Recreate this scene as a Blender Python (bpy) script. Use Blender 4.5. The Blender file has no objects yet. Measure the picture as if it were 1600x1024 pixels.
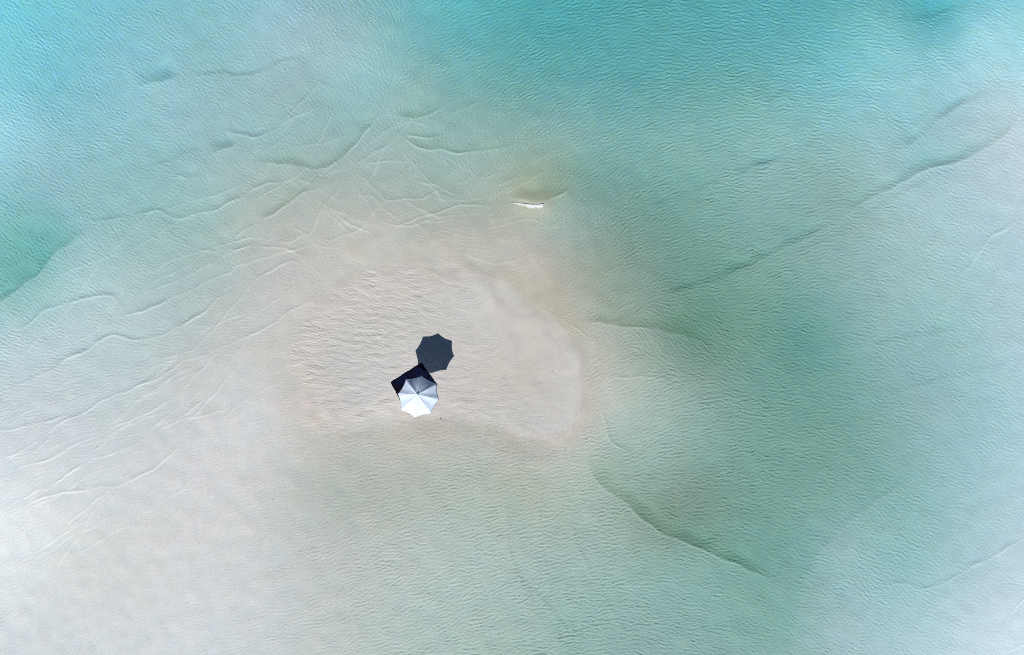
import bpy, bmesh, math, random
import numpy as np
from mathutils import Vector

random.seed(4)
RNG = np.random.default_rng(11)
scene = bpy.context.scene
col = scene.collection

# ------------------------------------------------------------------ camera, sky, sun, exposure
CAM_H = 33.0                       # drone height over the water, metres
PX = 32.0                          # photograph pixels per metre at water level
cam_d = bpy.data.cameras.new('drone_camera')
cam_d.sensor_width = 36.0
cam_d.lens = 36.0 * CAM_H / (1600 / PX)
cam_d.clip_start = 0.5
cam_d.clip_end = 8000
cam = bpy.data.objects.new('drone_camera', cam_d)
cam.location = (0, 0, CAM_H)
col.objects.link(cam)
scene.camera = cam

SUN_EL = math.radians(43.0)
SUN_AZ = math.radians(195.5)       # clockwise from +Y
world = bpy.data.worlds.new('World')
scene.world = world
world.use_nodes = True
wn = world.node_tree.nodes
sky = wn.new('ShaderNodeTexSky')
sky.sky_type = 'NISHITA'
sky.sun_disc = False
sky.sun_elevation = SUN_EL
sky.sun_rotation = SUN_AZ
sky.altitude = 1500
sky.dust_density = 0.2
sky.ozone_density = 3.0
world.node_tree.links.new(sky.outputs[0], wn['Background'].inputs[0])
wn['Background'].inputs[1].default_value = 0.05
sun_d = bpy.data.lights.new('sun', 'SUN')
sun_d.energy = 5.0
sun_d.angle = math.radians(0.5)
sun_d.color = (1.0, 0.965, 0.915)
sun = bpy.data.objects.new('sun', sun_d)
sdir = Vector((math.sin(SUN_AZ) * math.cos(SUN_EL), math.cos(SUN_AZ) * math.cos(SUN_EL), math.sin(SUN_EL)))
sun.rotation_euler = sdir.to_track_quat('Z', 'Y').to_euler()
sun.location = sdir * 60
col.objects.link(sun)
scene.view_settings.view_transform = 'Standard'
scene.view_settings.look = 'None'
scene.view_settings.exposure = -0.2
scene.view_settings.gamma = 1.0
scene.view_settings.use_curve_mapping = False
scene.render.engine = 'CYCLES'
scene.cycles.use_denoising = False
scene.cycles.filter_width = 0.75

# ------------------------------------------------------------------ helpers
def tag(o, label, cat, group=None):
    o['label'] = label
    o['category'] = cat
    if group:
        o['group'] = group
    return o

def link(name, me, mat=None, parent=None):
    o = bpy.data.objects.new(name, me)
    if mat is not None:
        me.materials.append(mat)
    col.objects.link(o)
    if parent is not None:
        o.parent = parent
    return o

def mesh_np(name, verts, quads, smooth=True):
    me = bpy.data.meshes.new(name)
    n, f = len(verts), len(quads)
    me.vertices.add(n)
    me.vertices.foreach_set('co', np.ascontiguousarray(verts, dtype=np.float32).ravel())
    me.loops.add(f * 4)
    me.loops.foreach_set('vertex_index', np.ascontiguousarray(quads, dtype=np.int32).ravel())
    me.polygons.add(f)
    me.polygons.foreach_set('loop_start', np.arange(0, f * 4, 4, dtype=np.int32))
    me.polygons.foreach_set('use_smooth', np.full(f, smooth))
    me.update(calc_edges=True)
    return me

def grid_quads(nx, ny):
    i = np.arange(ny - 1)[:, None] * nx + np.arange(nx - 1)[None, :]
    return np.stack([i, i + 1, i + nx + 1, i + nx], -1).reshape(-1, 4)

def W(px, py, z=0.0):
    """photograph pixel of a point at height z -> world x, y"""
    k = (CAM_H - z) / CAM_H / PX
    return (px - 800) * k, (512 - py) * k

def smooth(a, b, x):
    t = np.clip((x - a) / (b - a), 0, 1)
    return t * t * (3 - 2 * t)

# ------------------------------------------------------------------ relief of the sand bank
STEP = 0.04
NX, NY = 1350, 900
X0, Y0 = -STEP * NX / 2, -STEP * NY / 2
xs = X0 + STEP * np.arange(NX)
ys = Y0 + STEP * np.arange(NY)
X1, Y1 = xs[-1], ys[-1]
GX, GY = np.meshgrid(xs, ys)
KX = np.fft.fftfreq(NX, STEP)[None, :]
KY = np.fft.fftfreq(NY, STEP)[:, None]
KR = np.hypot(KX, KY)
KA = np.arctan2(KY, KX)

def white(seed):
    return np.fft.fft2(np.random.default_rng(seed).standard_normal((NY, NX)))

def unit(f):
    f = f - f.mean()
    return f / f.std()

def band(seed, lam, rel=0.3):
    """isotropic noise around one wavelength"""
    g = np.exp(-((KR * lam - 1) / rel) ** 2 / 2)
    return unit(np.fft.ifft2(white(seed) * g).real)

def low(seed, lam):
    return unit(np.fft.ifft2(white(seed) * np.exp(-(KR * lam) ** 2 / 2)).real)

def blur(f, sig):
    pad = int(3 * sig / STEP)
    g = np.pad(f, pad, mode='edge')
    kx = np.fft.fftfreq(g.shape[1], STEP)[None, :]
    ky = np.fft.fftfreq(g.shape[0], STEP)[:, None]
    h = np.fft.ifft2(np.fft.fft2(g) * np.exp(-2 * (math.pi * sig) ** 2 * (kx ** 2 + ky ** 2))).real
    return h[pad:-pad, pad:-pad]

def oriented(seed, lam, theta, rel=0.28, spread=0.26, K=12):
    """ripples whose crests follow the angle field theta"""
    wf = white(seed)
    ring = np.exp(-((KR * lam - 1) / rel) ** 2 / 2)
    out = np.zeros((NY, NX)); den = np.zeros((NY, NX))
    for k in range(K):
        a = math.pi * k / K
        dk = np.angle(np.exp(2j * (KA - (a + math.pi / 2)))) / 2
        f = unit(np.fft.ifft2(wf * ring * np.exp(-(dk / spread) ** 2 / 2)).real)
        da = np.angle(np.exp(2j * (theta - a))) / 2
        w = np.exp(-(da / 0.2) ** 2 / 2)
        out += w * f; den += w * w
    return out / np.sqrt(den)

def rbf(pts, vals, sig=0.5, reg=0.03):
    """linear radial-basis interpolation of scattered soundings, then softened"""
    P = np.array(pts, float); V = np.array(vals, float)
    n = len(P)
    A = np.zeros((n + 1, n + 1))
    A[:n, :n] = -np.hypot(P[:, None, 0] - P[None, :, 0], P[:, None, 1] - P[None, :, 1]) - np.eye(n) * reg
    A[:n, n] = 1; A[n, :n] = 1
    C = np.linalg.solve(A, np.vstack([V, np.zeros((1, V.shape[1]))]))
    s = 5
    gx, gy = GX[::s, ::s], GY[::s, ::s]
    outs = []
    ds = [-np.hypot(gx - p[0], gy - p[1]) for p in P]
    fx = (xs - X0) / (STEP * s); fy = (ys - Y0) / (STEP * s)
    for c in range(V.shape[1]):
        f = np.full(gx.shape, C[n, c])
        for d, w in zip(ds, C[:n, c]):
            f += w * d
        ix = np.clip(fx.astype(int), 0, f.shape[1] - 2); iy = np.clip(fy.astype(int), 0, f.shape[0] - 2)
        tx = np.clip(fx - ix, 0, 1)[None, :]; ty = np.clip(fy - iy, 0, 1)[:, None]
        a = f[iy][:, ix]; b = f[iy][:, ix + 1]; cc = f[iy + 1][:, ix]; dd = f[iy + 1][:, ix + 1]
        outs.append(blur((a * (1 - tx) + b * tx) * (1 - ty) + (cc * (1 - tx) + dd * tx) * ty, sig))
    return outs

def lin(c):
    c = np.asarray(c, float) / 255
    return np.where(c <= 0.04045, c / 12.92, ((c + 0.055) / 1.055) ** 2.4)

# soundings: where (photograph pixel) and the colour seen there; depth and sand colour are solved from it, with the glare painted into the sand
SIGMA = np.array([0.66, 0.115, 0.068])           # absorption of the water per metre
PATH = 1 + 1 / math.sin(SUN_EL)                  # down along the sun ray and back up
LIT = np.array([1.0, 1.0, 1.0])               # radiance of a white horizontal plane here
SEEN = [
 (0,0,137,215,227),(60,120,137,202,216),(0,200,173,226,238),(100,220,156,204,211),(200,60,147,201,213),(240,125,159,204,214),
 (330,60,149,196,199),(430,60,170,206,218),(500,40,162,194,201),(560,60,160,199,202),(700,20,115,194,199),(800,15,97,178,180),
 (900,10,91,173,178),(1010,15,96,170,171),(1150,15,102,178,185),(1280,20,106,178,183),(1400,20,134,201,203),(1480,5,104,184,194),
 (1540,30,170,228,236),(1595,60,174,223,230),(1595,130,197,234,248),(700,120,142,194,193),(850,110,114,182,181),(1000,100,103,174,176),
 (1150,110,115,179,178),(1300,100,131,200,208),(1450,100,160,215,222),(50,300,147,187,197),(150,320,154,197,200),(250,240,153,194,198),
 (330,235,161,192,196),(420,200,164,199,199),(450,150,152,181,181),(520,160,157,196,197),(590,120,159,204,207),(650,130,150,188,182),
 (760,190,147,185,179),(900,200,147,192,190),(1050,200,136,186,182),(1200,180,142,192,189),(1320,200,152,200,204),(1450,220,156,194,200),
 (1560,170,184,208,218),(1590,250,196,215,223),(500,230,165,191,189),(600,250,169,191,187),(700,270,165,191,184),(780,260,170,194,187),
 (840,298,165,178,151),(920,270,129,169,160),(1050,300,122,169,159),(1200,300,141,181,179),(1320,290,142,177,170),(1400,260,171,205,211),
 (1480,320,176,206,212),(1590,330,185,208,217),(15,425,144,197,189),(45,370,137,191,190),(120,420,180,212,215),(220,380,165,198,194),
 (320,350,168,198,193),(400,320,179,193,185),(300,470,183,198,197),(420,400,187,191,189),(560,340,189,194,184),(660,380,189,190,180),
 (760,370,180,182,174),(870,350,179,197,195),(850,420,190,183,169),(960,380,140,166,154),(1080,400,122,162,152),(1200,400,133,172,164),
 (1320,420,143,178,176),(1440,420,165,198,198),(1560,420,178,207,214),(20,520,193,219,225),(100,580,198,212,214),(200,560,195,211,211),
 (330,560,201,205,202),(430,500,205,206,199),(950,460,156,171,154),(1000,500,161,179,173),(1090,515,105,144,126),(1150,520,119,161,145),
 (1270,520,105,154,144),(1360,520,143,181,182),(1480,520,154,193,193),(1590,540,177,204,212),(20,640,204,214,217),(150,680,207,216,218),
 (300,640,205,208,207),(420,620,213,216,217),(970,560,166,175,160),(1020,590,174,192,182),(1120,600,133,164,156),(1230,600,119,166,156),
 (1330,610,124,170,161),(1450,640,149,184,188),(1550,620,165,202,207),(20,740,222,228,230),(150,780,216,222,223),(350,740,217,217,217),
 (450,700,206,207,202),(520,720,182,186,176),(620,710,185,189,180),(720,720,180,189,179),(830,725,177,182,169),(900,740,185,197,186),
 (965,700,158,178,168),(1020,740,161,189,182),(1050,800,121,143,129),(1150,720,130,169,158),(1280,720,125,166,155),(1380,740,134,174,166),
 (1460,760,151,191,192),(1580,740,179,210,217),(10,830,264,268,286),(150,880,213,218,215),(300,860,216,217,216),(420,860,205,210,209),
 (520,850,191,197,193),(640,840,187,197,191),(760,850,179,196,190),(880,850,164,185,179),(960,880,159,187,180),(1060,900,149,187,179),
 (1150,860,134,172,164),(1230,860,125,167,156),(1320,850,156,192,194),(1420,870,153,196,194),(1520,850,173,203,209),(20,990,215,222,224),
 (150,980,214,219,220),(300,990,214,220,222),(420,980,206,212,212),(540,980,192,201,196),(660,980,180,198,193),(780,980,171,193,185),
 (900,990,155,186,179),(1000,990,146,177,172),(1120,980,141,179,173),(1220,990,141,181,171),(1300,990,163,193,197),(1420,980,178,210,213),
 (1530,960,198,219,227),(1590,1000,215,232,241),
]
DRY = [  # sand above the water: its own colour
 (897,560,219,216,216),(901,600,217,215,212),(900,640,214,211,209),(880,672,200,200,202),(845,677,203,202,208),(800,662,197,195,192),
 (745,652,201,200,200),(650,662,213,202,189),(500,560,194,196,192),(600,480,202,200,194),(700,450,203,202,197),(560,640,195,196,195),
 (800,520,210,208,203),(870,570,208,205,200),(860,640,189,188,184),(760,620,197,194,186),(680,650,194,187,185),(600,672,214,211,209),
 (520,680,206,199,191),(790,420,204,202,196),(700,392,207,200,188),(620,400,209,205,198),(540,430,209,204,196),(480,500,211,204,200),
 (460,600,206,193,185),
]
OLIVE = np.log(np.array([0.97, 1.0, 0.82]))
p_d, v_d = [], []
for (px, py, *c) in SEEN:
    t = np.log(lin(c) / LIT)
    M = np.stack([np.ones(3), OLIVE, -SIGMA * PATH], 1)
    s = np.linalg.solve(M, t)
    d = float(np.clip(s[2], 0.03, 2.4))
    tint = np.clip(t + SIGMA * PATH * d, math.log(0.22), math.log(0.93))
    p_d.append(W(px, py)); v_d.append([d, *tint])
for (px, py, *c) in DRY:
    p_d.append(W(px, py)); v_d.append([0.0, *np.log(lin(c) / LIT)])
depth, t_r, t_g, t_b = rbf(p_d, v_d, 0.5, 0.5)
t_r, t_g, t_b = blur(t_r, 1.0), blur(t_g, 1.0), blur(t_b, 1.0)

# the dry crown of the bank
ISLAND = [(452,560),(458,520),(480,480),(515,448),(560,420),(610,404),(660,398),(715,402),(765,425),(800,452),(850,478),(890,505),
          (918,560),(930,620),(925,668),(890,698),(845,700),(800,684),(750,672),(690,660),(640,658),(560,672),(500,678),(468,650),(455,610)]
def seg_dist(pts, X, Y, closed=False):
    """signed distance (left of travel positive) and arc position"""
    best = np.full(X.shape, 1e9); sg = np.ones(X.shape); arc = np.zeros(X.shape)
    P = list(pts) + ([pts[0]] if closed else [])
    s0 = 0.0
    for (ax, ay), (bx, by) in zip(P[:-1], P[1:]):
        dx, dy = bx - ax, by - ay
        L2 = dx * dx + dy * dy + 1e-12; L = math.sqrt(L2)
        t = np.clip(((X - ax) * dx + (Y - ay) * dy) / L2, 0, 1)
        ex = X - ax - t * dx; ey = Y - ay - t * dy
        d2 = ex * ex + ey * ey
        m = d2 < best
        best = np.where(m, d2, best)
        sg = np.where(m, np.where(dx * (Y - ay) - dy * (X - ax) >= 0, 1.0, -1.0), sg)
        arc = np.where(m, s0 + t * L, arc)
        s0 += L
    return np.sqrt(best) * sg, arc, s0

def catmull(p, n=4):
    p = [np.array(q, float) for q in p]
    q = [2 * p[0] - p[1]] + p + [2 * p[-1] - p[-2]]
    out = []
    for i in range(1, len(q) - 2):
        for k in range(n):
            t = k / n
            out.append(0.5 * (2 * q[i] + (q[i + 1] - q[i - 1]) * t + (2 * q[i - 1] - 5 * q[i] + 4 * q[i + 1] - q[i + 2]) * t * t
                              + (3 * q[i] - q[i - 1] - 3 * q[i + 1] + q[i + 2]) * t ** 3))
    out.append(p[-1])
    return [tuple(v) for v in out]

n1a, n1b = low(21, 1.6), low(22, 1.6)
n2a, n2b = band(23, 0.7, 0.5), band(24, 0.7, 0.5)
WX = GX + 0.035 * n1a + 0.004 * n2a
WY = GY + 0.035 * n1b + 0.004 * n2b

isl = catmull([W(*p) for p in ISLAND] + [W(*ISLAND[0])], 3)[:-1]
di = np.full((NY, NX), -9.0)
sl = (slice(int((-14 - Y0) / STEP), int((12 - Y0) / STEP)), slice(int((-16 - X0) / STEP), int((10 - X0) / STEP)))
dd, _, _ = seg_dist(isl, WX[sl] + 0.12 * n1b[sl], WY[sl] + 0.12 * n1a[sl], True)
di[sl] = -dd                                     # listed clockwise in the picture: inside is to the right
inside = smooth(-0.15, 1.2, di)
CROWN = [(462,560),(490,480),(560,424),(640,402),(700,410),(740,426),(775,440),(805,457),(834,474),(853,487),(875,509),(895,537),(904,570),(909,605),
         (905,640),(892,665),(874,677),(853,682),(827,677),(790,669),(750,661),(700,655),(650,653),(600,663),(540,671),(500,673),(470,640)]
cr = catmull([W(*p) for p in CROWN] + [W(*CROWN[0])], 3)[:-1]
dcr = np.full((NY, NX), -9.0)
dd, _, _ = seg_dist(cr, WX[sl] + 0.03 * n1b[sl], WY[sl] + 0.03 * n1a[sl], True)
dcr[sl] = -dd

# wave-cut bars and crests on the shallow bed: (points, crest height, crest width, step depth, step length, side the step falls to)
UP, UPR, UPL = (0, 1), (0.7, 0.7), (-0.7, 0.7)
LINES = [
 ([(200,133),(232,124.5),(266,118),(280,114)], .015,.16,.22,.8,UP,(.80,.9,.84,.4)),
 ([(276,115),(315,114),(345,110),(385,114),(412,106),(442,95),(478,88)], .01,.14,.07,.7,UP),
 ([(335,197),(375,208),(394,212),(415,206),(438,191),(465,159),(482,143),(492,130),(498,126),(511,133),(530,138)], .022,.10,.07,.7,UPL),
 ([(325,246),(332,239),(345,231),(362,226),(375,216)], .03,.12,.16,.7,UP,(.80,.9,.82,.4)),
 ([(216,262),(266,246),(299,236),(322,233)], .012,.14,.06,.7,UP),
 ([(262,274),(276,276),(289,277),(300,276),(312,280)], .035,.10,.08,.5,UP),
 ([(190,341),(216,332),(239,327),(252,332),(272,339),(292,337),(312,332),(335,327),(359,314),(382,304),(398,292),(415,284),(438,282),(458,276)], .026,.10,.08,.7,UP),
 ([(385,250),(424,254),(449,256),(471,262),(493,265),(517,257),(532,246),(551,226),(566,209),(576,194),(585.5,182),(595,172),(602.6,169.5)], .03,.11,.10,.6,UPL,(.88,.92,.82,.4)),
 ([(398,347),(422,337),(441.5,323),(458.6,311),(475.7,301),(497.6,296.5),(512,297.7)], .035,.10,.08,.55,UPL,(.86,.9,.8,.35)),
 ([(455,273),(470,283),(484,288),(476,296)], .02,.09,.04,.4,UP),
 ([(602.6,171),(620,177),(634,183),(644,184),(659,179),(673,173),(688,163),(700,156)], .03,.10,.15,.6,UP,(.86,.92,.84,.5)),
 ([(604,168),(609,150),(614,125),(618,100)], .025,.10,.04,.4,(-1,0)),
 ([(570,243),(590,233),(610,219.6),(622,205),(634,189)], .028,.10,.05,.5,UPL),
 ([(612,219),(636,217.5),(656,229),(683,231),(716,236),(762,234),(796,227.5),(816,221)], .034,.085,.06,.6,UP,(.9,.94,.86,.35)),
 ([(623,212.5),(640,211),(663,214),(698,211)], .026,.08,.05,.4,UP),
 ([(690,176),(712,168),(735,160),(755,152)], .018,.14,.10,.6,UP),
 ([(556,270),(571,282),(585.5,296),(600,309),(612,312),(634,312),(659,311),(676,299),(693,294),(714,288)], .017,.08,.03,.5,UP),
 ([(532,298),(556,304),(576,306),(593,318),(610,331),(634,345)], .02,.075,.02,.4,UP),
 ([(470,382),(483,367),(493,345),(505,323),(517,306),(533,300)], .022,.075,.02,.4,(-1,0)),
 ([(424,374.6),(449,378),(466,373),(483,366)], .022,.08,.03,.4,UP),
 ([(500,384),(529,370),(556,362),(571,348),(593,323),(610,312)], .018,.075,.02,.4,UP),
 ([(598,360),(620,352.6),(639,345),(663.6,335.5),(688,329),(717,321),(762,319.5),(808,320.5)], .024,.075,.02,.5,UP),
 ([(790,304),(800,307),(811,309),(821,313),(831,315),(849,314.5),(859,309),(871,304),(883,298),(900,287)], .06,.10,.17,.55,UP,(.88,.90,.78,.6)),
 ([(750,360),(763,355),(782,351.6),(801,346),(811,343),(826,343),(845,345),(864,348)], .02,.075,.02,.4,UP),
 ([(640,345),(655,352),(672,368),(690,392)], .014,.08,.0,.3,UP),
 ([(600,360),(590,378),(570,402)], .012,.07,.0,.3,UP),
 ([(700,402),(725,398),(745,402),(775,412),(815,404),(850,392)], .014,.07,.0,.3,UP),
 ([(10,518),(40,506),(66,486),(100,474.5),(133,466),(159,463),(176,464.5),(189,479.5),(199,489)], .032,.11,.07,.6,UP),
 ([(165,494),(199,491),(226,483),(266,466),(299,451),(319,440),(345,431),(362,423),(372,408),(385,402)], .036,.10,.06,.6,UPL),
 ([(0,614),(20,606),(50,592),(80,579),(100,561),(133,549),(149,536),(173,524),(186,526),(206,531),(232,528),(266,519),(289,508),(305.5,494),(322,484.5),(345,464.5),(369,451)], .038,.10,.07,.6,UPL),
 ([(-20,680),(0,674),(27,667),(66,660),(93,654),(116,640.5)], .028,.09,.04,.6,UP),
 ([(60,682),(100,659),(133,644),(159,626),(186,614),(232,597),(266,579),(289,562.5),(319,557.5),(345,542.6),(375,531),(412,513),(452,488),(498,464.5)], .026,.085,.035,.6,UPL),
 ([(226,563),(266,557.5),(292,551),(315.5,533),(342,506),(359,483),(382,459.5),(398.5,438),(422,425),(458,408),(471.6,418),(488,411)], .024,.08,.025,.5,UPL),
 ([(342,390),(372,390),(395,386.5),(432,385),(465,395),(485,408)], .026,.09,.03,.4,UP),
 ([(360,372),(385,360),(408.5,348)], .02,.09,.05,.5,UP),
 ([(268,377),(299,386.5),(332,391.5),(350,388)], .026,.10,.05,.5,UP),
 ([(120,345),(160,343),(200,338)], .012,.12,.05,.6,UP),
 ([(146,679),(176,662),(199,645.5),(212.6,625.6),(226,617)], .02,.08,.02,.4,UPL),
 ([(255,668),(282,654),(309,632),(332,619)], .018,.08,.015,.4,UPL),
 ([(0,720),(20,712),(44,700),(70,682)], .026,.09,.03,.5,UP),
 ([(0,742),(20,734),(54,724),(77,717),(101,703.5),(128,688),(150,676)], .026,.09,.03,.5,UP),
 ([(0,799),(20,787.5),(50,771),(87,754),(118,734),(144,718.6),(188,705),(228,688),(258,676)], .024,.10,.02,.5,UPL),
 ([(0,807.6),(44,787),(87,771),(134,767),(175,761),(215,747),(255,720),(292,687)], .024,.10,.02,.5,UPL),
 ([(0,812),(50,792),(100,768),(140,745),(190,725)], .014,.09,.0,.5,UPL),
 ([(0,895),(34,878),(77,848),(121,821),(160,799)], .013,.10,.0,.5,UPL),
 ([(0,905),(44,880),(90,852),(140,818)], .011,.09,.0,.5,UPL),
 ([(518,880),(520,930),(521,975),(523,1030)], .014,.07,.0,.3,(-1,0)),
 ([(541,900),(545,942),(557,1030)], .012,.07,.0,.3,(-1,0)),
 ([(1320,336),(1347,319),(1370.5,307),(1391,297),(1418,283.5),(1441,268),(1465,260),(1495,253),(1529,240),(1556,223),(1576,206),(1605,176)], .032,.14,.13,.7,UPL,(.88,.94,.88,.6)),
 ([(1400,242),(1414,233),(1448,209),(1475,184),(1509,162),(1543,145),(1575,135)], .012,.25,.11,.9,UPL),
 ([(1150,274),(1161,270),(1188,258),(1212,251),(1240,245)], .014,.22,.10,.8,UP),
 ([(1208,159),(1229,143),(1250,133)], .01,.2,.09,.8,UP),
 ([(1440,26),(1455,20),(1489,10),(1520,-6)], .012,.16,.08,.9,UP,(.92,.96,.95,.6)),
 ([(1490,450),(1520,416),(1552,372),(1576,356),(1605,335)], .028,.12,.05,.6,UPL),
 ([(945,500),(960,494),(976,482),(1000,471)], .03,.08,.04,.3,UP),
 ([(945,507),(960,503),(980,498),(1002,491)], .026,.08,.04,.3,UP),
 ([(895,506),(928,504.5),(948,508),(960,508),(984,512),(1020,512),(1040,518),(1068,524),(1092,532),(1116,540)], .03,.11,.13,.6,UPR,(.80,.88,.76,.6)),
 ([(935,590),(960,589),(1000,590),(1040,592),(1085,590)], .022,.08,.04,.4,UP),
 ([(932,504),(950,530),(968,553)], .014,.07,.0,.3,UPR),
 ([(835,473),(865,493),(898,513),(938,541)], .014,.07,.02,.3,UPR),
 ([(918,707),(923,734),(933,750.5),(953,769),(977,787.5),(1000,809),(1020,824),(1040.6,838),(1060,846),(1094,862),(1127,876),(1161,889),(1195,906),(1226,915)], .026,.11,.16,.85,UPR,(.78,.86,.74,.7)),
 ([(935,620),(942,650),(955,690),(977,707),(996,714)], .026,.08,.04,.4,UPR),
 ([(800,890),(822,915),(848,942),(872,972),(900,1010)], .012,.25,.06,.6,UPR),
 ([(850,900),(875,930),(905,960),(930,1000)], .01,.25,.05,.6,UPR),
 ([(1370,922),(1414,916),(1448,923),(1482,916),(1499,903),(1529,886),(1549,876),(1573,862),(1610,838)], .03,.12,.06,.6,UP),
 ([(1570,1026),(1580,1021),(1610,1006)], .028,.09,.03,.4,UP),
 ([(1582,965),(1590,953),(1610,930)], .026,.10,.03,.4,UP),
 ([(1431,737),(1408,764),(1370,788),(1330,822),(1296,855.5),(1269,899),(1249,984),(1240,1035)], .004,.2,.05,1.6,(-1,0),(.92,.97,.96,2.0)),
 ([(1030,468),(1120,440),(1220,392),(1320,342)], .004,.3,.10,1.0,UPL,(.90,.95,.93,1.0)),
 ([(1320,552),(1400,536),(1460,524),(1530,512)], .004,.3,.06,1.0,UP),
 ([(1380,620),(1400,616),(1480,596),(1560,576),(1610,560)], .004,.3,.05,1.0,UP),
 ([(1000,330),(1080,300),(1150,276)], .004,.3,.06,.9,UP),
 ([(1180,420),(1300,372),(1420,300),(1500,262)], .003,.3,.05,.9,UPL),
 ([(640,352),(690,338),(740,334),(790,332)], .010,.07,.0,.3,UP),
 ([(560,300),(540,322),(520,350),(505,372)], .010,.07,.0,.3,UPL),
 ([(470,300),(520,330),(570,345),(600,352)], .008,.07,.0,.3,UP),
 ([(660,300),(700,312),(750,310),(790,300)], .010,.07,.0,.3,UP),
 ([(400,400),(450,392),(500,384),(540,392)], .012,.07,.0,.3,UP),
 ([(330,520),(380,500),(430,470),(470,440)], .012,.07,.0,.3,UPL),
 ([(180,640),(240,612),(300,585),(350,556)], .012,.07,.0,.3,UPL),
 ([(90,700),(150,690),(220,655),(280,640)], .012,.07,.0,.3,UPL),
 ([(230,330),(290,316),(340,300),(390,282)], .014,.09,.02,.4,UP),
 ([(420,235),(470,225),(520,215),(560,205)], .012,.08,.02,.4,UP),
 ([(520,110),(560,120),(600,118)], .010,.09,.02,.4,UP),
 ([(-30,490),(0,466),(30,443),(56,420),(80,393),(110,375),(135,356)], .012,.14,.10,1.8,UPL,(.72,.88,.84,2.5)),
]
LINES += [([(860,700),(842,800),(852,900),(900,1000),(930,1040)], .010,.14,.03,.5,UPR), ([(800,720),(790,830),(820,930),(875,1030)], .010,.14,.03,.5,UPR),
 ([(905,740),(895,830),(935,920),(995,1020)], .010,.14,.03,.5,UPR), ([(755,740),(738,850),(758,950),(795,1040)], .008,.14,.02,.5,UPR)]
def web(n, box, ang, jit, lmin, lmax, a0, a1, seed):
    """fine crossing swash lines: long, thin, gently curved"""
    r = np.random.default_rng(seed)
    for _ in range(n):
        x, y = r.uniform(box[0], box[2]), r.uniform(box[1], box[3])
        t = math.radians(ang + r.normal(0, jit)); ln = r.uniform(lmin, lmax); cv = r.normal(0, 0.35)
        pts = []
        for k in range(6):
            pts.append((x, y))
            x += ln / 5 * math.cos(t); y += ln / 5 * math.sin(t); t += cv / 5 + r.normal(0, 0.10)
        LINES.append((pts, 1.4 * r.uniform(a0, a1), 0.072, 0.0, .3, UP))
web(22, (380, 160, 640, 330), -38, 10, 60, 150, .009, .018, 5)
web(16, (420, 200, 700, 340), 33, 10, 50, 120, .008, .016, 6)
web(22, (0, 420, 330, 720), -29, 6, 120, 260, .008, .016, 7)
web(12, (0, 700, 200, 900), -32, 5, 100, 220, .006, .011, 8)
web(10, (640, 230, 820, 370), -12, 10, 60, 120, .007, .013, 9)
bar = np.zeros((NY, NX)); stepz = np.zeros((NY, NX)); crest = np.zeros((NY, NX)); algae_and_caustic = np.zeros((NY, NX, 3))
mod = 0.72 + 0.38 * low(31, 2.2)
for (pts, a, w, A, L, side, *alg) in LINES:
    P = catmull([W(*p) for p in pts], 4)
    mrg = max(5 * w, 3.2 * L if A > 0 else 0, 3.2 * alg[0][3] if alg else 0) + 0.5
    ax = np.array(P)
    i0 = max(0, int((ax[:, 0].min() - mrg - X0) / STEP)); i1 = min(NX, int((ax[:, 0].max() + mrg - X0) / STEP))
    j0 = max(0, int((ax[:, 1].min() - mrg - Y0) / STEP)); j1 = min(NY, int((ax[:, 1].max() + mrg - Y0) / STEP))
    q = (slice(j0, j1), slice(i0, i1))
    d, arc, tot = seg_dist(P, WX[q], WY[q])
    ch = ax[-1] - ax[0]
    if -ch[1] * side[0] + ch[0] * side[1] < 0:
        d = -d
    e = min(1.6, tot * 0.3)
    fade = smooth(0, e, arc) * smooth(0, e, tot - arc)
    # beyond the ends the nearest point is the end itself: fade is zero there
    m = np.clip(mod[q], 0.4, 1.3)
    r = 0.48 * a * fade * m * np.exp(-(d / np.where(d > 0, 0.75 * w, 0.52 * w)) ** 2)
    if w < 0.13:                                 # caustic light painted into the sand colour along the crest
        algae_and_caustic[q] += (fade * m * min(1.0, a / 0.025) * 0.13 * np.exp(-((d + 0.025) / 0.036) ** 2))[..., None]
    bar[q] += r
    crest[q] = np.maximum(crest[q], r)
    if A > 0:
        f = np.where(d > 0, np.exp(-d / L), 0) * smooth(-0.05, max(0.3, 4.2 * A), d)
        stepz[q] -= (0.85 if A >= 0.1 else 0.5) * A * fade * np.clip(mod[q], 0.5, 1.25) * f
    if alg:                                      # film of algae and fine silt that gathers on the lee of a bar
        f = fade * smooth(-0.03, 0.14, d) * np.exp(-np.maximum(d, 0) / alg[0][3])
        algae_and_caustic[q] += f[..., None] * np.log(np.array(alg[0][:3]))

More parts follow.
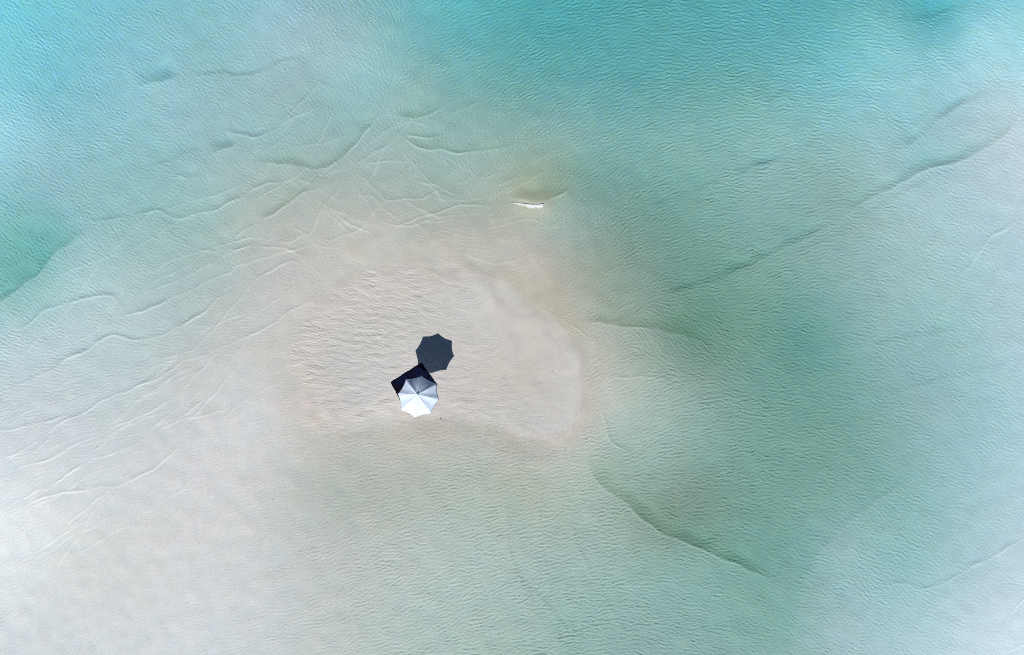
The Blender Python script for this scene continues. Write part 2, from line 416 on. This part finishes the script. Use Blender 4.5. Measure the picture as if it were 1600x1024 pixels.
# ripple directions and strength: (pixel, crest angle in the picture with right-down positive, slope, wavelength mix 0 fine .. 1 coarse)
RIP = [(60,60,49,0.13,0.8),(40,220,39,0.12,0.8),(180,150,46,0.11,0.6),(250,300,26,0.08,0.4),(330,100,39,0.1,0.5),(420,40,52,0.1,0.4),(560,60,55,0.12,0.5),(480,200,60,0.08,0.2),
 (650,100,-55,0.13,0.6),(760,110,-44,0.14,0.7),(900,120,-38,0.15,0.8),(1000,40,-10,0.16,0.9),(1120,60,4,0.16,0.9),(1250,80,6,0.14,0.8),(1400,80,16,0.11,0.5),(1560,60,36,0.09,0.4),
 (700,250,72,0.09,0.2),(830,270,-88,0.11,0.2),(760,270,78,0.1,0.2),(900,260,-55,0.16,0.4),(960,320,-50,0.17,0.4),(900,340,-80,0.14,0.2),(1000,220,-36,0.14,0.6),(1100,220,-16,0.13,0.6),
 (1250,180,13,0.13,0.6),(1380,230,23,0.1,0.5),(1300,300,-13,0.11,0.5),(1500,300,32,0.08,0.4),(1450,380,32,0.09,0.4),(1150,330,0,0.17,0.5),(1080,400,-20,0.13,0.4),(1000,420,-50,0.17,0.3),
 (1200,450,-32,0.17,0.5),(1330,470,20,0.11,0.4),(1500,500,32,0.09,0.4),(1100,500,32,0.17,0.4),(1180,560,23,0.14,0.6),(1040,560,39,0.11,0.5),(1020,620,-46,0.11,0.6),(1080,640,-23,0.14,0.8),
 (1150,680,-4,0.15,0.8),(1250,650,6,0.14,0.6),(1380,640,23,0.11,0.4),(1540,650,32,0.08,0.4),(980,680,-26,0.1,0.6),(1060,760,4,0.14,0.7),(1180,780,3,0.14,0.7),(1300,780,18,0.11,0.5),
 (1400,830,32,0.12,0.6),(1340,900,34,0.12,0.6),(1520,800,32,0.07,0.3),(1500,960,29,0.05,0.3),(560,700,-4,0.06,0.6),(700,720,-8,0.08,0.7),(850,730,-10,0.1,0.8),(920,780,-12,0.13,0.9),
 (600,800,-20,0.1,0.8),(760,820,-18,0.13,0.9),(880,860,-14,0.14,0.9),(1000,880,-2,0.13,0.6),(1100,920,13,0.13,0.4),(500,860,-32,0.08,0.6),(620,920,-26,0.11,0.8),(760,930,-20,0.14,0.9),
 (880,960,-16,0.15,0.8),(560,1000,-29,0.1,0.7),(700,1010,-20,0.13,0.8),(1000,1000,10,0.13,0.5),(1200,1000,20,0.1,0.4),(450,800,-20,0.04,0.3),(400,950,-13,0.03,0.3),(250,850,-6,0.02,0.2),
 (100,950,-39,0.03,0.2),(100,800,-42,0.04,0.2),(300,700,-32,0.025,0.2),(350,600,-32,0.03,0.2),(150,650,-26,0.05,0.2),(100,520,26,0.08,0.2),(60,440,39,0.11,0.3),(30,380,52,0.15,0.5),
 (200,440,39,0.08,0.2),(300,400,46,0.07,0.2),(420,350,50,0.06,0.1),(560,320,39,0.04,0.1),(620,380,26,0.03,0.1),(780,400,-26,0.03,0.1),(880,420,-60,0.05,0.2)]
rp = [W(a, b) for a, b, *_ in RIP]
rv = [[math.cos(2 * math.radians(-c)), math.sin(2 * math.radians(-c)), s, m] for _, _, c, s, m in RIP]
c2, s2, r_amp, r_mix = rbf(rp, rv, 0.5)
theta = np.arctan2(s2, c2) / 2 + 0.10 * low(41, 2.0)
def lee(f, lam, c=0.3):
    """soft-limit a ripple field and push its crests sunward so one face is steeper"""
    f = 1.9 * np.tanh(f / 1.9)
    return f + c * f * np.gradient(f, STEP, axis=0) * lam / (2 * math.pi)
fine = lee(oriented(51, 0.132, theta, 0.40, 0.46), .132)
mid = lee(oriented(52, 0.20, theta, 0.32, 0.44), .20)
iso = lee(band(53, 0.11, 0.4), .11, 0.2)
patch = np.clip(1 + 0.22 * low(54, 1.3), 0.4, 1.7)
r_mix = np.clip(r_mix, 0, 1); r_amp = np.clip(r_amp, 0.0, 0.3)
def hs(f, lam):                                  # unit-slope height
    return f * lam / (2 * math.pi)
def peak(f):                                     # sharper crests than troughs
    return f + 0.12 * (f * f - 1)
SLOPE = 2.45
wet_rip = r_amp * SLOPE * patch * (0.55 * hs(peak(mid), .20) * np.sqrt(r_mix) + 1.15 * hs(peak(fine), .132) * np.sqrt(1 - 0.6 * r_mix) + 0.95 * hs(iso, .11))

# wind ripples on the dry crown
DRIP = [(480,520,14,.20),(520,600,6,.20),(560,480,18,.22),(620,440,14,.18),(600,540,14,.20),(580,640,5,.17),(680,480,22,.15),(720,440,15,.09),(740,540,12,.10),(700,600,8,.15),
        (780,500,-50,.05),(800,560,-30,.035),(860,540,10,.025),(880,600,10,.02),(760,620,6,.12),(800,650,12,.12),(860,650,10,.035),(850,685,0,.09),(900,640,0,.01),(640,660,5,.12),(690,645,5,.15)]
dc, ds_, d_amp = rbf([W(a, b) for a, b, *_ in DRIP], [[math.cos(2 * math.radians(-c)), math.sin(2 * math.radians(-c)), s] for _, _, c, s in DRIP], 0.35)
th2 = np.arctan2(ds_, dc) / 2 + 0.13 * low(61, 1.2)
dry1 = lee(oriented(62, 0.13, th2, 0.30, 0.32), .13)
dry2 = oriented(63, 0.45, th2 + 0.25, 0.4, 0.4)
dry_rip = 1.35 * np.clip(d_amp, 0, .3) * patch * (hs(peak(dry1), .13) + 0.14 * hs(dry2, .45) + 0.5 * hs(band(64, .12, .4), .12))
dry_m = smooth(-0.05, 0.5, di + 0.25 * n1a)

crown = 0.02 + 0.10 * smooth(-0.4, 4.2, di)
z_wet = -np.maximum(depth, 0.03) + stepz
z = z_wet * (1 - inside) + crown * inside
z += bar * (1 - inside * 0.6) + wet_rip * (1 - dry_m) + dry_rip * dry_m
z += 0.006 * low(71, 1.5) * (1 - 0.5 * inside)

cx_, cy_ = W(830, 316)
g_ = 0.96 * np.exp(-((GX - cx_) / 0.95) ** 4 - ((GY - cy_ + 0.1) / 0.55) ** 2)
z = z * (1 - g_) - 0.03 * g_

# scour marks and small hollows on the smooth right part of the crown
for (px, py, n) in [(868,582,9),(876,590,6),(846,594,5),(820,624,9),(836,668,7),(880,668,3),(868,662,3),(815,668,6),(690,655,5),(800,655,6)]:
    for k in range(n):
        cx, cy = W(px + RNG.normal(0, 4), py + RNG.normal(0, 3), 0.15)
        r = RNG.uniform(0.045, 0.08)
        i0 = int((cx - X0) / STEP); j0 = int((cy - Y0) / STEP)
        q = (slice(j0 - 8, j0 + 9), slice(i0 - 8, i0 + 9))
        dd2 = ((GX[q] - cx) / 1.5) ** 2 + (GY[q] - cy) ** 2
        z[q] += RNG.choice([-1, -1, 1]) * 0.006 * np.exp(-dd2 / r ** 2)

# sand colour: what the soundings give, painted-in glare included, plus grain-scale mottling
mot = 0.010 * low(81, 0.9) + 0.010 * low(82, 0.25) + 0.012 * band(83, 0.12, .6)
warm = 0.004 * low(84, 1.4) + 0.004 * low(85, 0.4)
tint = np.stack([np.exp(t_r + mot + warm), np.exp(t_g + mot + 0.3 * warm), np.exp(t_b + mot - 1.2 * warm)], -1) * np.exp(algae_and_caustic)
# damp sand along the lower and right-hand rim of the crown
edge = dcr + (0.02 + 0.10 * smooth(-3.6, -4.6, GY)) * band(90, 0.35, .5)
rim = (1 - smooth(-0.14, 0.10, edge)) * smooth(-1.7, -0.3, edge) * smooth(-6.0, -1.0, GX - 0.6 * GY + 0.8 * low(88, 1.5))
tint = tint * np.exp(-rim[..., None] * np.array([0.060, 0.092, 0.145]))
moss = (0.020 * low(86, 0.7) + 0.018 * low(87, 0.22)) * smooth(0.12, 0.6, depth)
tint = tint * np.exp(moss[..., None] * np.array([0.5, 0.1, -1.0]))
tint = np.clip(tint, 0.05, 0.95)

def height(x, y):
    i = int(round((x - X0) / STEP)); j = int(round((y - Y0) / STEP))
    return float(z[j, i])

# one sheet: fine cells in view, growing cells out to the horizon
grow = 0.2 * 1.35 ** np.arange(1, 31)
grow = np.cumsum(grow)
grow = grow * (2600 / grow[-1])
fx = np.concatenate([X0 - grow[::-1], xs, X1 + grow]); fy = np.concatenate([Y0 - grow[::-1], ys, Y1 + grow])
ng = len(grow)
Z = np.pad(z, ng, mode='edge')
dist = np.hypot(np.maximum(np.abs(fx) + X0, 0)[None, :], np.maximum(np.abs(fy) + Y0, 0)[:, None])
fz = smooth(0, 60, dist)
Z = Z * (1 - fz) - 1.1 * fz
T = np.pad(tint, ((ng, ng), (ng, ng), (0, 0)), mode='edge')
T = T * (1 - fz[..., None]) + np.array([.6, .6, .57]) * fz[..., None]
FX, FY = np.meshgrid(fx, fy)

def sand_material():
    m = bpy.data.materials.new('coral_sand')
    m.use_nodes = True
    nt = m.node_tree; b = nt.nodes['Principled BSDF']
    at = nt.nodes.new('ShaderNodeAttribute'); at.attribute_name = 'sand_colour_with_glare'
    tc = nt.nodes.new('ShaderNodeTexCoord')
    n = nt.nodes.new('ShaderNodeTexNoise'); n.inputs['Scale'].default_value = 17; n.inputs['Detail'].default_value = 5
    mr = nt.nodes.new('ShaderNodeMapRange'); mr.inputs[1].default_value = 0.3; mr.inputs[2].default_value = 0.7
    mr.inputs[3].default_value = 0.93; mr.inputs[4].default_value = 1.06
    mx = nt.nodes.new('ShaderNodeVectorMath'); mx.operation = 'SCALE'
    nt.links.new(tc.outputs['Object'], n.inputs['Vector'])
    nt.links.new(n.outputs['Fac'], mr.inputs[0])
    nt.links.new(at.outputs['Color'], mx.inputs[0]); nt.links.new(mr.outputs[0], mx.inputs['Scale'])
    nt.links.new(mx.outputs[0], b.inputs['Base Color'])
    b.inputs['Roughness'].default_value = 0.95
    b.inputs['Specular IOR Level'].default_value = 0.1
    n2 = nt.nodes.new('ShaderNodeTexNoise'); n2.inputs['Scale'].default_value = 30; n2.inputs['Detail'].default_value = 3
    nt.links.new(tc.outputs['Object'], n2.inputs['Vector'])
    bp = nt.nodes.new('ShaderNodeBump'); bp.inputs['Strength'].default_value = 0.25; bp.inputs['Distance'].default_value = 0.01
    nt.links.new(n2.outputs['Fac'], bp.inputs['Height']); nt.links.new(bp.outputs[0], b.inputs['Normal'])
    return m

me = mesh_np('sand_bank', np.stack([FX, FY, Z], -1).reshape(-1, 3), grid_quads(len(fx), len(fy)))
ca = me.color_attributes.new('sand_colour_with_glare', 'FLOAT_COLOR', 'POINT')
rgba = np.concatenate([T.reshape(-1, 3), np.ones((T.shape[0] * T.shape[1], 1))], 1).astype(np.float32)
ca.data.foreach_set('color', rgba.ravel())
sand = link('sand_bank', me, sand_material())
sand['kind'] = 'structure'

# ------------------------------------------------------------------ the sea: closed body of clear water over the bank
def water_material():
    m = bpy.data.materials.new('clear_sea_water')
    m.use_nodes = True
    nt = m.node_tree; nt.nodes.clear()
    out = nt.nodes.new('ShaderNodeOutputMaterial')
    tr = nt.nodes.new('ShaderNodeBsdfTransparent')
    gl = nt.nodes.new('ShaderNodeBsdfGlossy'); gl.inputs['Roughness'].default_value = 0.12
    lw = nt.nodes.new('ShaderNodeLayerWeight'); lw.inputs['Blend'].default_value = 0.5
    p = nt.nodes.new('ShaderNodeMath'); p.operation = 'POWER'; p.inputs[1].default_value = 5
    ma = nt.nodes.new('ShaderNodeMath'); ma.operation = 'MULTIPLY_ADD'; ma.inputs[1].default_value = 0.98; ma.inputs[2].default_value = 0.02
    mx = nt.nodes.new('ShaderNodeMixShader')
    nt.links.new(lw.outputs['Facing'], p.inputs[0]); nt.links.new(p.outputs[0], ma.inputs[0]); nt.links.new(ma.outputs[0], mx.inputs[0])
    nt.links.new(tr.outputs[0], mx.inputs[1]); nt.links.new(gl.outputs[0], mx.inputs[2])
    nt.links.new(mx.outputs[0], out.inputs['Surface'])
    va = nt.nodes.new('ShaderNodeVolumeAbsorption')
    va.inputs['Color'].default_value = (1 - SIGMA[0], 1 - SIGMA[1], 1 - SIGMA[2], 1)
    va.inputs['Density'].default_value = 1.0
    nt.links.new(va.outputs[0], out.inputs['Volume'])
    try:
        m.cycles.homogeneous_volume = True
    except Exception:
        pass
    return m

s = 3
wx = xs[::s]; wy = ys[::s]
wave = 0.004 * oriented(91, 0.45, theta, .35, .4) + 0.004 * low(92, 0.8)
shal = smooth(0.02, 0.5, np.maximum(depth, 0))
wz = (wave * (0.15 + 0.85 * shal) + 0.5 * crest * (1 - inside))[::s, ::s]
gx = np.concatenate([wx[0] - grow[::-1] * .97, wx, wx[-1] + grow * .97]); gy = np.concatenate([wy[0] - grow[::-1] * .97, wy, wy[-1] + grow * .97])
wzp = np.pad(wz, ng, mode='constant')
nX, nY = len(gx), len(gy)
A_, B_ = np.meshgrid(gx, gy)
tv = np.stack([A_, B_, wzp], -1).reshape(-1, 3)
q = grid_quads(nX, nY)
ringi = np.concatenate([np.arange(nX), np.arange(1, nY) * nX + nX - 1, (nY - 1) * nX + np.arange(nX - 2, -1, -1), np.arange(nY - 2, 0, -1) * nX])
bv = tv[ringi].copy(); bv[:, 2] = -7.0
base = len(tv); nr = len(ringi)
nxt = np.roll(np.arange(nr), -1)
sides = np.stack([ringi, base + np.arange(nr), base + nxt, ringi[nxt]], -1)
c0 = [base, base + nX - 1, base + nX - 1 + nY - 1, base + 2 * (nX - 1) + nY - 1]
wm = mesh_np('sea_water', np.vstack([tv, bv]), np.vstack([q, sides]))
bmw = bmesh.new(); bmw.from_mesh(wm); bmw.verts.ensure_lookup_table()
bf = bmw.faces.new([bmw.verts[base + i] for i in range(nr - 1, -1, -1)])
bf.normal_update(); bmw.to_mesh(wm); bmw.free()
water = link('sea_water', wm, water_material())
water['kind'] = 'structure'

# ------------------------------------------------------------------ simple procedural materials
def fabric(name, c1, c2, scale, rough=0.85, sheen=0.0, weave=400):
    m = bpy.data.materials.new(name); m.use_nodes = True
    nt = m.node_tree; b = nt.nodes['Principled BSDF']
    tc = nt.nodes.new('ShaderNodeTexCoord')
    n = nt.nodes.new('ShaderNodeTexNoise'); n.inputs['Scale'].default_value = scale; n.inputs['Detail'].default_value = 4
    r = nt.nodes.new('ShaderNodeValToRGB')
    r.color_ramp.elements[0].position = 0.38; r.color_ramp.elements[0].color = (*c1, 1)
    r.color_ramp.elements[1].position = 0.62; r.color_ramp.elements[1].color = (*c2, 1)
    nt.links.new(tc.outputs['Object'], n.inputs['Vector']); nt.links.new(n.outputs['Fac'], r.inputs[0]); nt.links.new(r.outputs[0], b.inputs['Base Color'])
    b.inputs['Roughness'].default_value = rough
    b.inputs['Specular IOR Level'].default_value = 0.15
    b.inputs['Sheen Weight'].default_value = sheen
    w = nt.nodes.new('ShaderNodeTexNoise'); w.inputs['Scale'].default_value = weave
    nt.links.new(tc.outputs['Object'], w.inputs['Vector'])
    bp = nt.nodes.new('ShaderNodeBump'); bp.inputs['Strength'].default_value = 0.15; bp.inputs['Distance'].default_value = 0.003
    nt.links.new(w.outputs['Fac'], bp.inputs['Height']); nt.links.new(bp.outputs[0], b.inputs['Normal'])
    return m

def plain(name, c, rough=0.5, metal=0.0):
    m = bpy.data.materials.new(name); m.use_nodes = True
    nt = m.node_tree; b = nt.nodes['Principled BSDF']
    n = nt.nodes.new('ShaderNodeTexNoise'); n.inputs['Scale'].default_value = 25
    r = nt.nodes.new('ShaderNodeValToRGB')
    r.color_ramp.elements[0].color = (*[v * 0.85 for v in c], 1); r.color_ramp.elements[1].color = (*[min(1, v * 1.1) for v in c], 1)
    nt.links.new(n.outputs['Fac'], r.inputs[0]); nt.links.new(r.outputs[0], b.inputs['Base Color'])
    b.inputs['Roughness'].default_value = rough; b.inputs['Metallic'].default_value = metal
    return m

CANVAS = fabric('white_canvas', (.67, .79, .96), (.72, .83, .98), 3, .9)
NAVY = fabric('navy_cloth', (.0012, .0012, .003), (.002, .004, .030), 1.6, .95, 0.0, 250)
STEEL = plain('white_painted_steel', (.72, .72, .72), .35, .0)
FOAM = plain('sea_foam', (.86, .88, .88), .9)
LACE = plain('lacy_foam', (.86, .88, .88), .9)
def make_lace(m):
    nt = m.node_tree; b = nt.nodes['Principled BSDF']
    at = nt.nodes.new('ShaderNodeAttribute'); at.attribute_name = 'lace'
    tc = nt.nodes.new('ShaderNodeTexCoord')
    n = nt.nodes.new('ShaderNodeTexNoise'); n.inputs['Scale'].default_value = 22; n.inputs['Detail'].default_value = 3
    nt.links.new(tc.outputs['Object'], n.inputs['Vector'])
    ad = nt.nodes.new('ShaderNodeMath'); ad.operation = 'ADD'
    nt.links.new(at.outputs['Fac'], ad.inputs[0]); nt.links.new(n.outputs['Fac'], ad.inputs[1])
    mr = nt.nodes.new('ShaderNodeMapRange'); mr.inputs[1].default_value = 0.55; mr.inputs[2].default_value = 1.15
    nt.links.new(ad.outputs[0], mr.inputs[0]); nt.links.new(mr.outputs[0], b.inputs['Alpha'])
make_lace(LACE)
WEED = plain('dried_seaweed', (.30, .25, .16), .9)
GRIT = plain('shell_grit', (.50, .47, .42), .9)

def tube(p0, p1, r0, r1=None, n=8, pts=None):
    r1 = r0 if r1 is None else r1
    P = pts or [p0, p1]
    bm = bmesh.new(); rings = []
    for i, p in enumerate(P):
        p = Vector(p)
        d = (Vector(P[min(i + 1, len(P) - 1)]) - Vector(P[max(i - 1, 0)])).normalized()
        a = d.orthogonal().normalized(); b = d.cross(a)
        r = r0 + (r1 - r0) * i / (len(P) - 1)
        rings.append([bm.verts.new(p + a * math.cos(t) * r + b * math.sin(t) * r) for t in [2 * math.pi * k / n for k in range(n)]])
    for A, B in zip(rings[:-1], rings[1:]):
        for k in range(n):
            bm.faces.new([A[k], A[(k + 1) % n], B[(k + 1) % n], B[k]])
    bm.faces.new(rings[0][::-1]); bm.faces.new(rings[-1])
    for f in bm.faces:
        f.smooth = True
    me = bpy.data.meshes.new('tube'); bm.to_mesh(me); bm.free()
    return me

# ------------------------------------------------------------------ beach umbrella
def build_umbrella():
    tips_px = [(659, 588), (682, 600.5), (686, 624), (673.2, 646.4), (648.3, 652.8), (626.9, 641), (621.7, 615.7), (634.2, 593.2)]
    tips = []
    for (a, b) in tips_px:
        h = 1.975 - (b - 620) / 32 * 0.045
        x, y = W(a, b, h); tips.append(Vector((x, y, h)))
    ctr = sum(tips, Vector()) / 8
    ax, ay = W(652.3, 616.4, 2.50)
    apex = Vector((ax, ay, 2.50))
    axis = (apex - ctr)
    foot = ctr - Vector((axis.x, axis.y, 0)) * 1.2
    gz = height(foot.x, foot.y)
    foot.z = gz - 0.35
    root = bpy.data.objects.new('beach_umbrella', None)
    base = Vector((foot.x, foot.y, gz)); root.location = base
    col.objects.link(root)
    tag(root, 'open white eight-panel beach umbrella standing on the sand beside the dark blanket', 'umbrella')
    L = lambda v: Vector(v) - base
    def rib_pt(t, r):
        p = apex.lerp(t, r)
        p.z += 0.05 * math.sin(math.pi * r) - 0.01 * r * r
        return p
    U, R = 12, 16
    for k in range(8):
        t0, t1 = tips[k], tips[(k + 1) % 8]
        vs, fs = [], []
        for i in range(R + 1):
            r = 0.035 + (1 - 0.035) * i / R
            for j in range(U + 1):
                u = j / U
                s_ = 4 * u * (1 - u)
                rr = r * (1 - 0.045 * s_ * r ** 3)
                a = rib_pt(t0, rr); b = rib_pt(t1, rr)
                p = a.lerp(b, u)
                p.z -= 0.072 * s_ * rr ** 0.9 * (1 - 0.25 * rr)
                p.z += 0.006 * math.sin(9 * u + 5 * k) * math.sin(7 * rr + 3 * k) * s_
                vs.append(L(p))
        for i in range(R):
            for j in range(U):
                a = i * (U + 1) + j
                fs.append((a, a + U + 1, a + U + 2, a + 1))
        me = bpy.data.meshes.new('canopy_panel'); me.from_pydata(vs, [], fs)
        for f in me.polygons:
            f.use_smooth = True
        o = link('canopy_panel', me, CANVAS, root)
        md = o.modifiers.new('thickness', 'SOLIDIFY'); md.thickness = 0.003; md.offset = -1
        # rib under the seam, its tip and its stretcher
        pts = [L(rib_pt(t0, 0.03 + 0.985 * i / 10)) - Vector((0, 0, 0.004)) for i in range(11)]
        rb = link('rib', tube(None, None, 0.007, 0.005, 6, pts), STEEL, root)
        tip = L(rib_pt(t0, 1.015))
        link('rib_tip', tube(tip, tip + (L(rib_pt(t0, 1.03)) - tip), 0.010, 0.008, 8), STEEL, rb)
        hub = apex.lerp(foot, 0.26)
        link('stretcher', tube(L(hub), L(rib_pt(t0, 0.52)) - Vector((0, 0, 0.012)), 0.006, 0.006, 6), STEEL, root)
    link('pole', tube(L(foot), L(apex), 0.021, 0.018, 12), STEEL, root)
    hub = apex.lerp(foot, 0.26); d = (apex - foot).normalized()
    link('runner', tube(L(hub - d * 0.04), L(hub + d * 0.04), 0.036, 0.036, 12), STEEL, root)
    link('cap', tube(None, None, 0.062, 0.008, 12, [L(apex - d * 0.012), L(apex + d * 0.012), L(apex + d * 0.075)]), CANVAS, root)
    return root
umb = build_umbrella()

# ------------------------------------------------------------------ dark blanket on the sand
def build_blanket():
    A, B, C, D = [Vector((*W(a, b, 0.16), 0)) for (a, b) in ((609, 598), (658.5, 567), (682.5, 603), (631, 637))]
    n, m = 56, 46
    vs, fs = [], []
    rng = np.random.default_rng(5)
    ph = rng.uniform(0, 6.28, 12)
    def noise(x, y):
        return (math.sin(5.1 * x + 2.3 * y + ph[0]) + math.sin(-3.7 * x + 6.2 * y + ph[1]) + 0.6 * math.sin(11 * x + 7 * y + ph[2]) + 0.5 * math.sin(-9 * x + 13 * y + ph[3])) / 3.1
    for j in range(m + 1):
        v = j / m
        for i in range(n + 1):
            u = i / n
            p = (A.lerp(B, u)).lerp(D.lerp(C, u), v)
            edge = min(u, 1 - u, v, 1 - v)
            k = max(0, 1 - edge / 0.06)
            p.x += 0.022 * noise(p.x * 2 + 4, p.y * 2) * k + 0.03 * math.sin(3 * v + 1) * (1 - u) * k
            p.y += 0.022 * noise(p.x * 2, p.y * 2 + 7) * k
            nz = noise(p.x * 1.3, p.y * 1.3)
            fold = math.exp(-((u - 0.30 - 0.12 * v) / 0.03) ** 2) * 0.035 + math.exp(-((v - 0.4 + 0.15 * u) / 0.04) ** 2) * 0.03 + math.exp(-((u - .8 + .2 * v) / 0.03) ** 2) * 0.03
            p.z = height(p.x, p.y) + 0.022 + 0.014 * (nz + 1) + fold * (1 - k)
            vs.append(p)
    for j in range(m):
        for i in range(n):
            a = j * (n + 1) + i
            fs.append((a, a + n + 1, a + n + 2, a + 1))
    o0 = vs[0].copy()
    ctr = (A + B + C + D) / 4; ctr.z = height(ctr.x, ctr.y)
    me = bpy.data.meshes.new('beach_blanket'); me.from_pydata([v - ctr for v in vs], [], fs)
    for f in me.polygons:
        f.use_smooth = True
    o = link('beach_blanket', me, NAVY)
    o.location = ctr
    md = o.modifiers.new('thickness', 'SOLIDIFY'); md.thickness = 0.018; md.offset = -1
    tag(o, 'near-black navy blanket spread on the sand, half hidden under the white umbrella', 'blanket')
    return o
build_blanket()

# ------------------------------------------------------------------ foam where small waves break
def blobs(name, centres, mat):
    """many small flattened bubbles in one mesh"""
    bm = bmesh.new()
    bmesh.ops.create_icosphere(bm, subdivisions=1, radius=1)
    v0 = np.array([v.co for v in bm.verts]); bm.verts.index_update()
    f0 = np.array([[v.index for v in f.verts] for f in bm.faces]); bm.free()
    V, F = [], []
    for i, (x, y, zz, r, fl) in enumerate(centres):
        a = random.random() * 6.28; c_, s_ = math.cos(a), math.sin(a)
        el = random.uniform(0.7, 1.5)
        w = v0 * np.array([r * el, r / el, r * fl])
        w = np.stack([w[:, 0] * c_ - w[:, 1] * s_ + x, w[:, 0] * s_ + w[:, 1] * c_ + y, w[:, 2] + zz], 1)
        V.append(w); F.append(f0 + i * len(v0))
    me = bpy.data.meshes.new(name)
    V = np.vstack(V); org = V.mean(0); org[2] = V[:, 2].min()
    me.from_pydata((V - org).tolist(), [], np.vstack(F).tolist())
    for f in me.polygons:
        f.use_smooth = True
    o = link(name, me, mat); o.location = org
    return o

def build_breaker():
    """low sliver of foam spilling from the one small breaking wave"""
    top = catmull([W(*p) for p in [(798,315.5),(806,316),(816,316.8),(828,318),(840,318.2),(849.5,317)]], 12)
    n, K = len(top), 9
    ph = [random.uniform(0, 6.28) for _ in range(6)]
    V, F = [], []
    for i, (x, y) in enumerate(top):
        t = i / (n - 1)
        w = 0.035 + 0.22 * smooth(0.0, 0.75, t) * (1 - 0.25 * smooth(0.85, 1.0, t))
        rag = 1 + 0.14 * math.sin(21 * t + ph[0]) + 0.12 * math.sin(47 * t + ph[1]) + 0.08 * math.sin(90 * t + ph[4])
        w *= max(0.3, rag)
        for k in range(K):
            u = k / (K - 1)
            lump = 0.006 * math.sin(40 * t + 9 * u + ph[2]) * math.sin(17 * u + 31 * t + ph[3])
            V.append((x, y - 0.03 - w * u, height(x, y - 0.03 - w * u) + 0.012 + 0.016 * math.sin(math.pi * min(1, u + 0.08)) * (0.25 + 0.75 * smooth(0, .6, t)) ** 1.0 * (1 - u * 0.5) + lump * math.sin(math.pi * u)))
    for i in range(n - 1):
        for k in range(K - 1):
            a_ = i * K + k
            F.append((a_, a_ + 1, a_ + K + 1, a_ + K))
    V = np.array(V); org = V.mean(0); org[2] = V[:, 2].min()
    me = bpy.data.meshes.new('wave_foam'); me.from_pydata((V - org).tolist(), [], F)
    for f in me.polygons:
        f.use_smooth = True
    at = me.attributes.new('lace', 'FLOAT', 'POINT')
    at.data.foreach_set('value', [1 - smooth(0.35, 1.0, (i % K) / (K - 1)) * 1.05 for i in range(len(V))])
    o = link('wave_foam', me, LACE); o.location = org
    md = o.modifiers.new('thickness', 'SOLIDIFY'); md.thickness = 0.008; md.offset = -1
    return tag(o, 'white foam sliver of the small breaking wave above the sand crown', 'foam')
build_breaker()

# ------------------------------------------------------------------ scraps of seaweed and shell grit
def scrap(px, py, size, label):
    x, y = W(px, py, 0.1)
    zz = max(height(x, y), -0.2)
    bm = bmesh.new()
    for k in range(7):
        a = random.random() * 6.28; ln = size * random.uniform(.5, 1.0)
        w = size * random.uniform(.10, .18)
        c_, s_ = math.cos(a), math.sin(a)
        rows = []
        for i in range(5):
            t = i / 4
            cx = c_ * ln * t + random.gauss(0, .1) * size; cy = s_ * ln * t + random.gauss(0, .1) * size
            ww = w * math.sin(math.pi * (0.15 + 0.8 * t)); h = 0.012 + 0.02 * math.sin(3 * t + k)
            rows.append([bm.verts.new((cx - s_ * ww, cy + c_ * ww, h)), bm.verts.new((cx, cy, h + w * .5)), bm.verts.new((cx + s_ * ww, cy - c_ * ww, h)), bm.verts.new((cx, cy, h - w * .5))])
        for A, B in zip(rows[:-1], rows[1:]):
            for q_ in range(4):
                bm.faces.new([A[q_], A[(q_ + 1) % 4], B[(q_ + 1) % 4], B[q_]])
        bm.faces.new(rows[0][::-1]); bm.faces.new(rows[-1])
    me = bpy.data.meshes.new('seaweed_scrap'); bm.to_mesh(me); bm.free()
    o = link('seaweed_scrap', me, WEED); o.location = (x, y, zz)
    return tag(o, label, 'seaweed', 'seaweed scraps on the sand')
scrap(688, 655, .056, 'brown seaweed scrap just right of and below the umbrella')
scrap(863.5, 579, .042, 'dark seaweed scrap on the smooth right part of the sand crown')
scrap(847, 594.5, .035, 'small dark scrap left of the scuffed patch on the smooth sand')
scrap(784, 705, .042, 'small brown scrap in the shallows below the sand crown')
scrap(884, 704, .042, 'small brown scrap in the shallows off the lower right corner of the crown')
scrap(1378, 560, .042, 'dark scrap drifting alone over the pale green right-hand shallows')

cs = []
while len(cs) < 200:
    px, py = random.uniform(5, 520), random.uniform(380, 1020)
    if py < 620 - px * 0.35 or random.random() > 0.4 + py / 2000:
        continue
    x, y = W(px, py)
    zz = height(x, y)
    cs.append((x, y, zz + 0.004, random.choice([.008, .010, .012, .016]), 0.4))
g = blobs('shell_grit', cs, GRIT)
g['kind'] = 'stuff'
g['label'] = 'sparse dark shell grit scattered over the pale shallow sand'
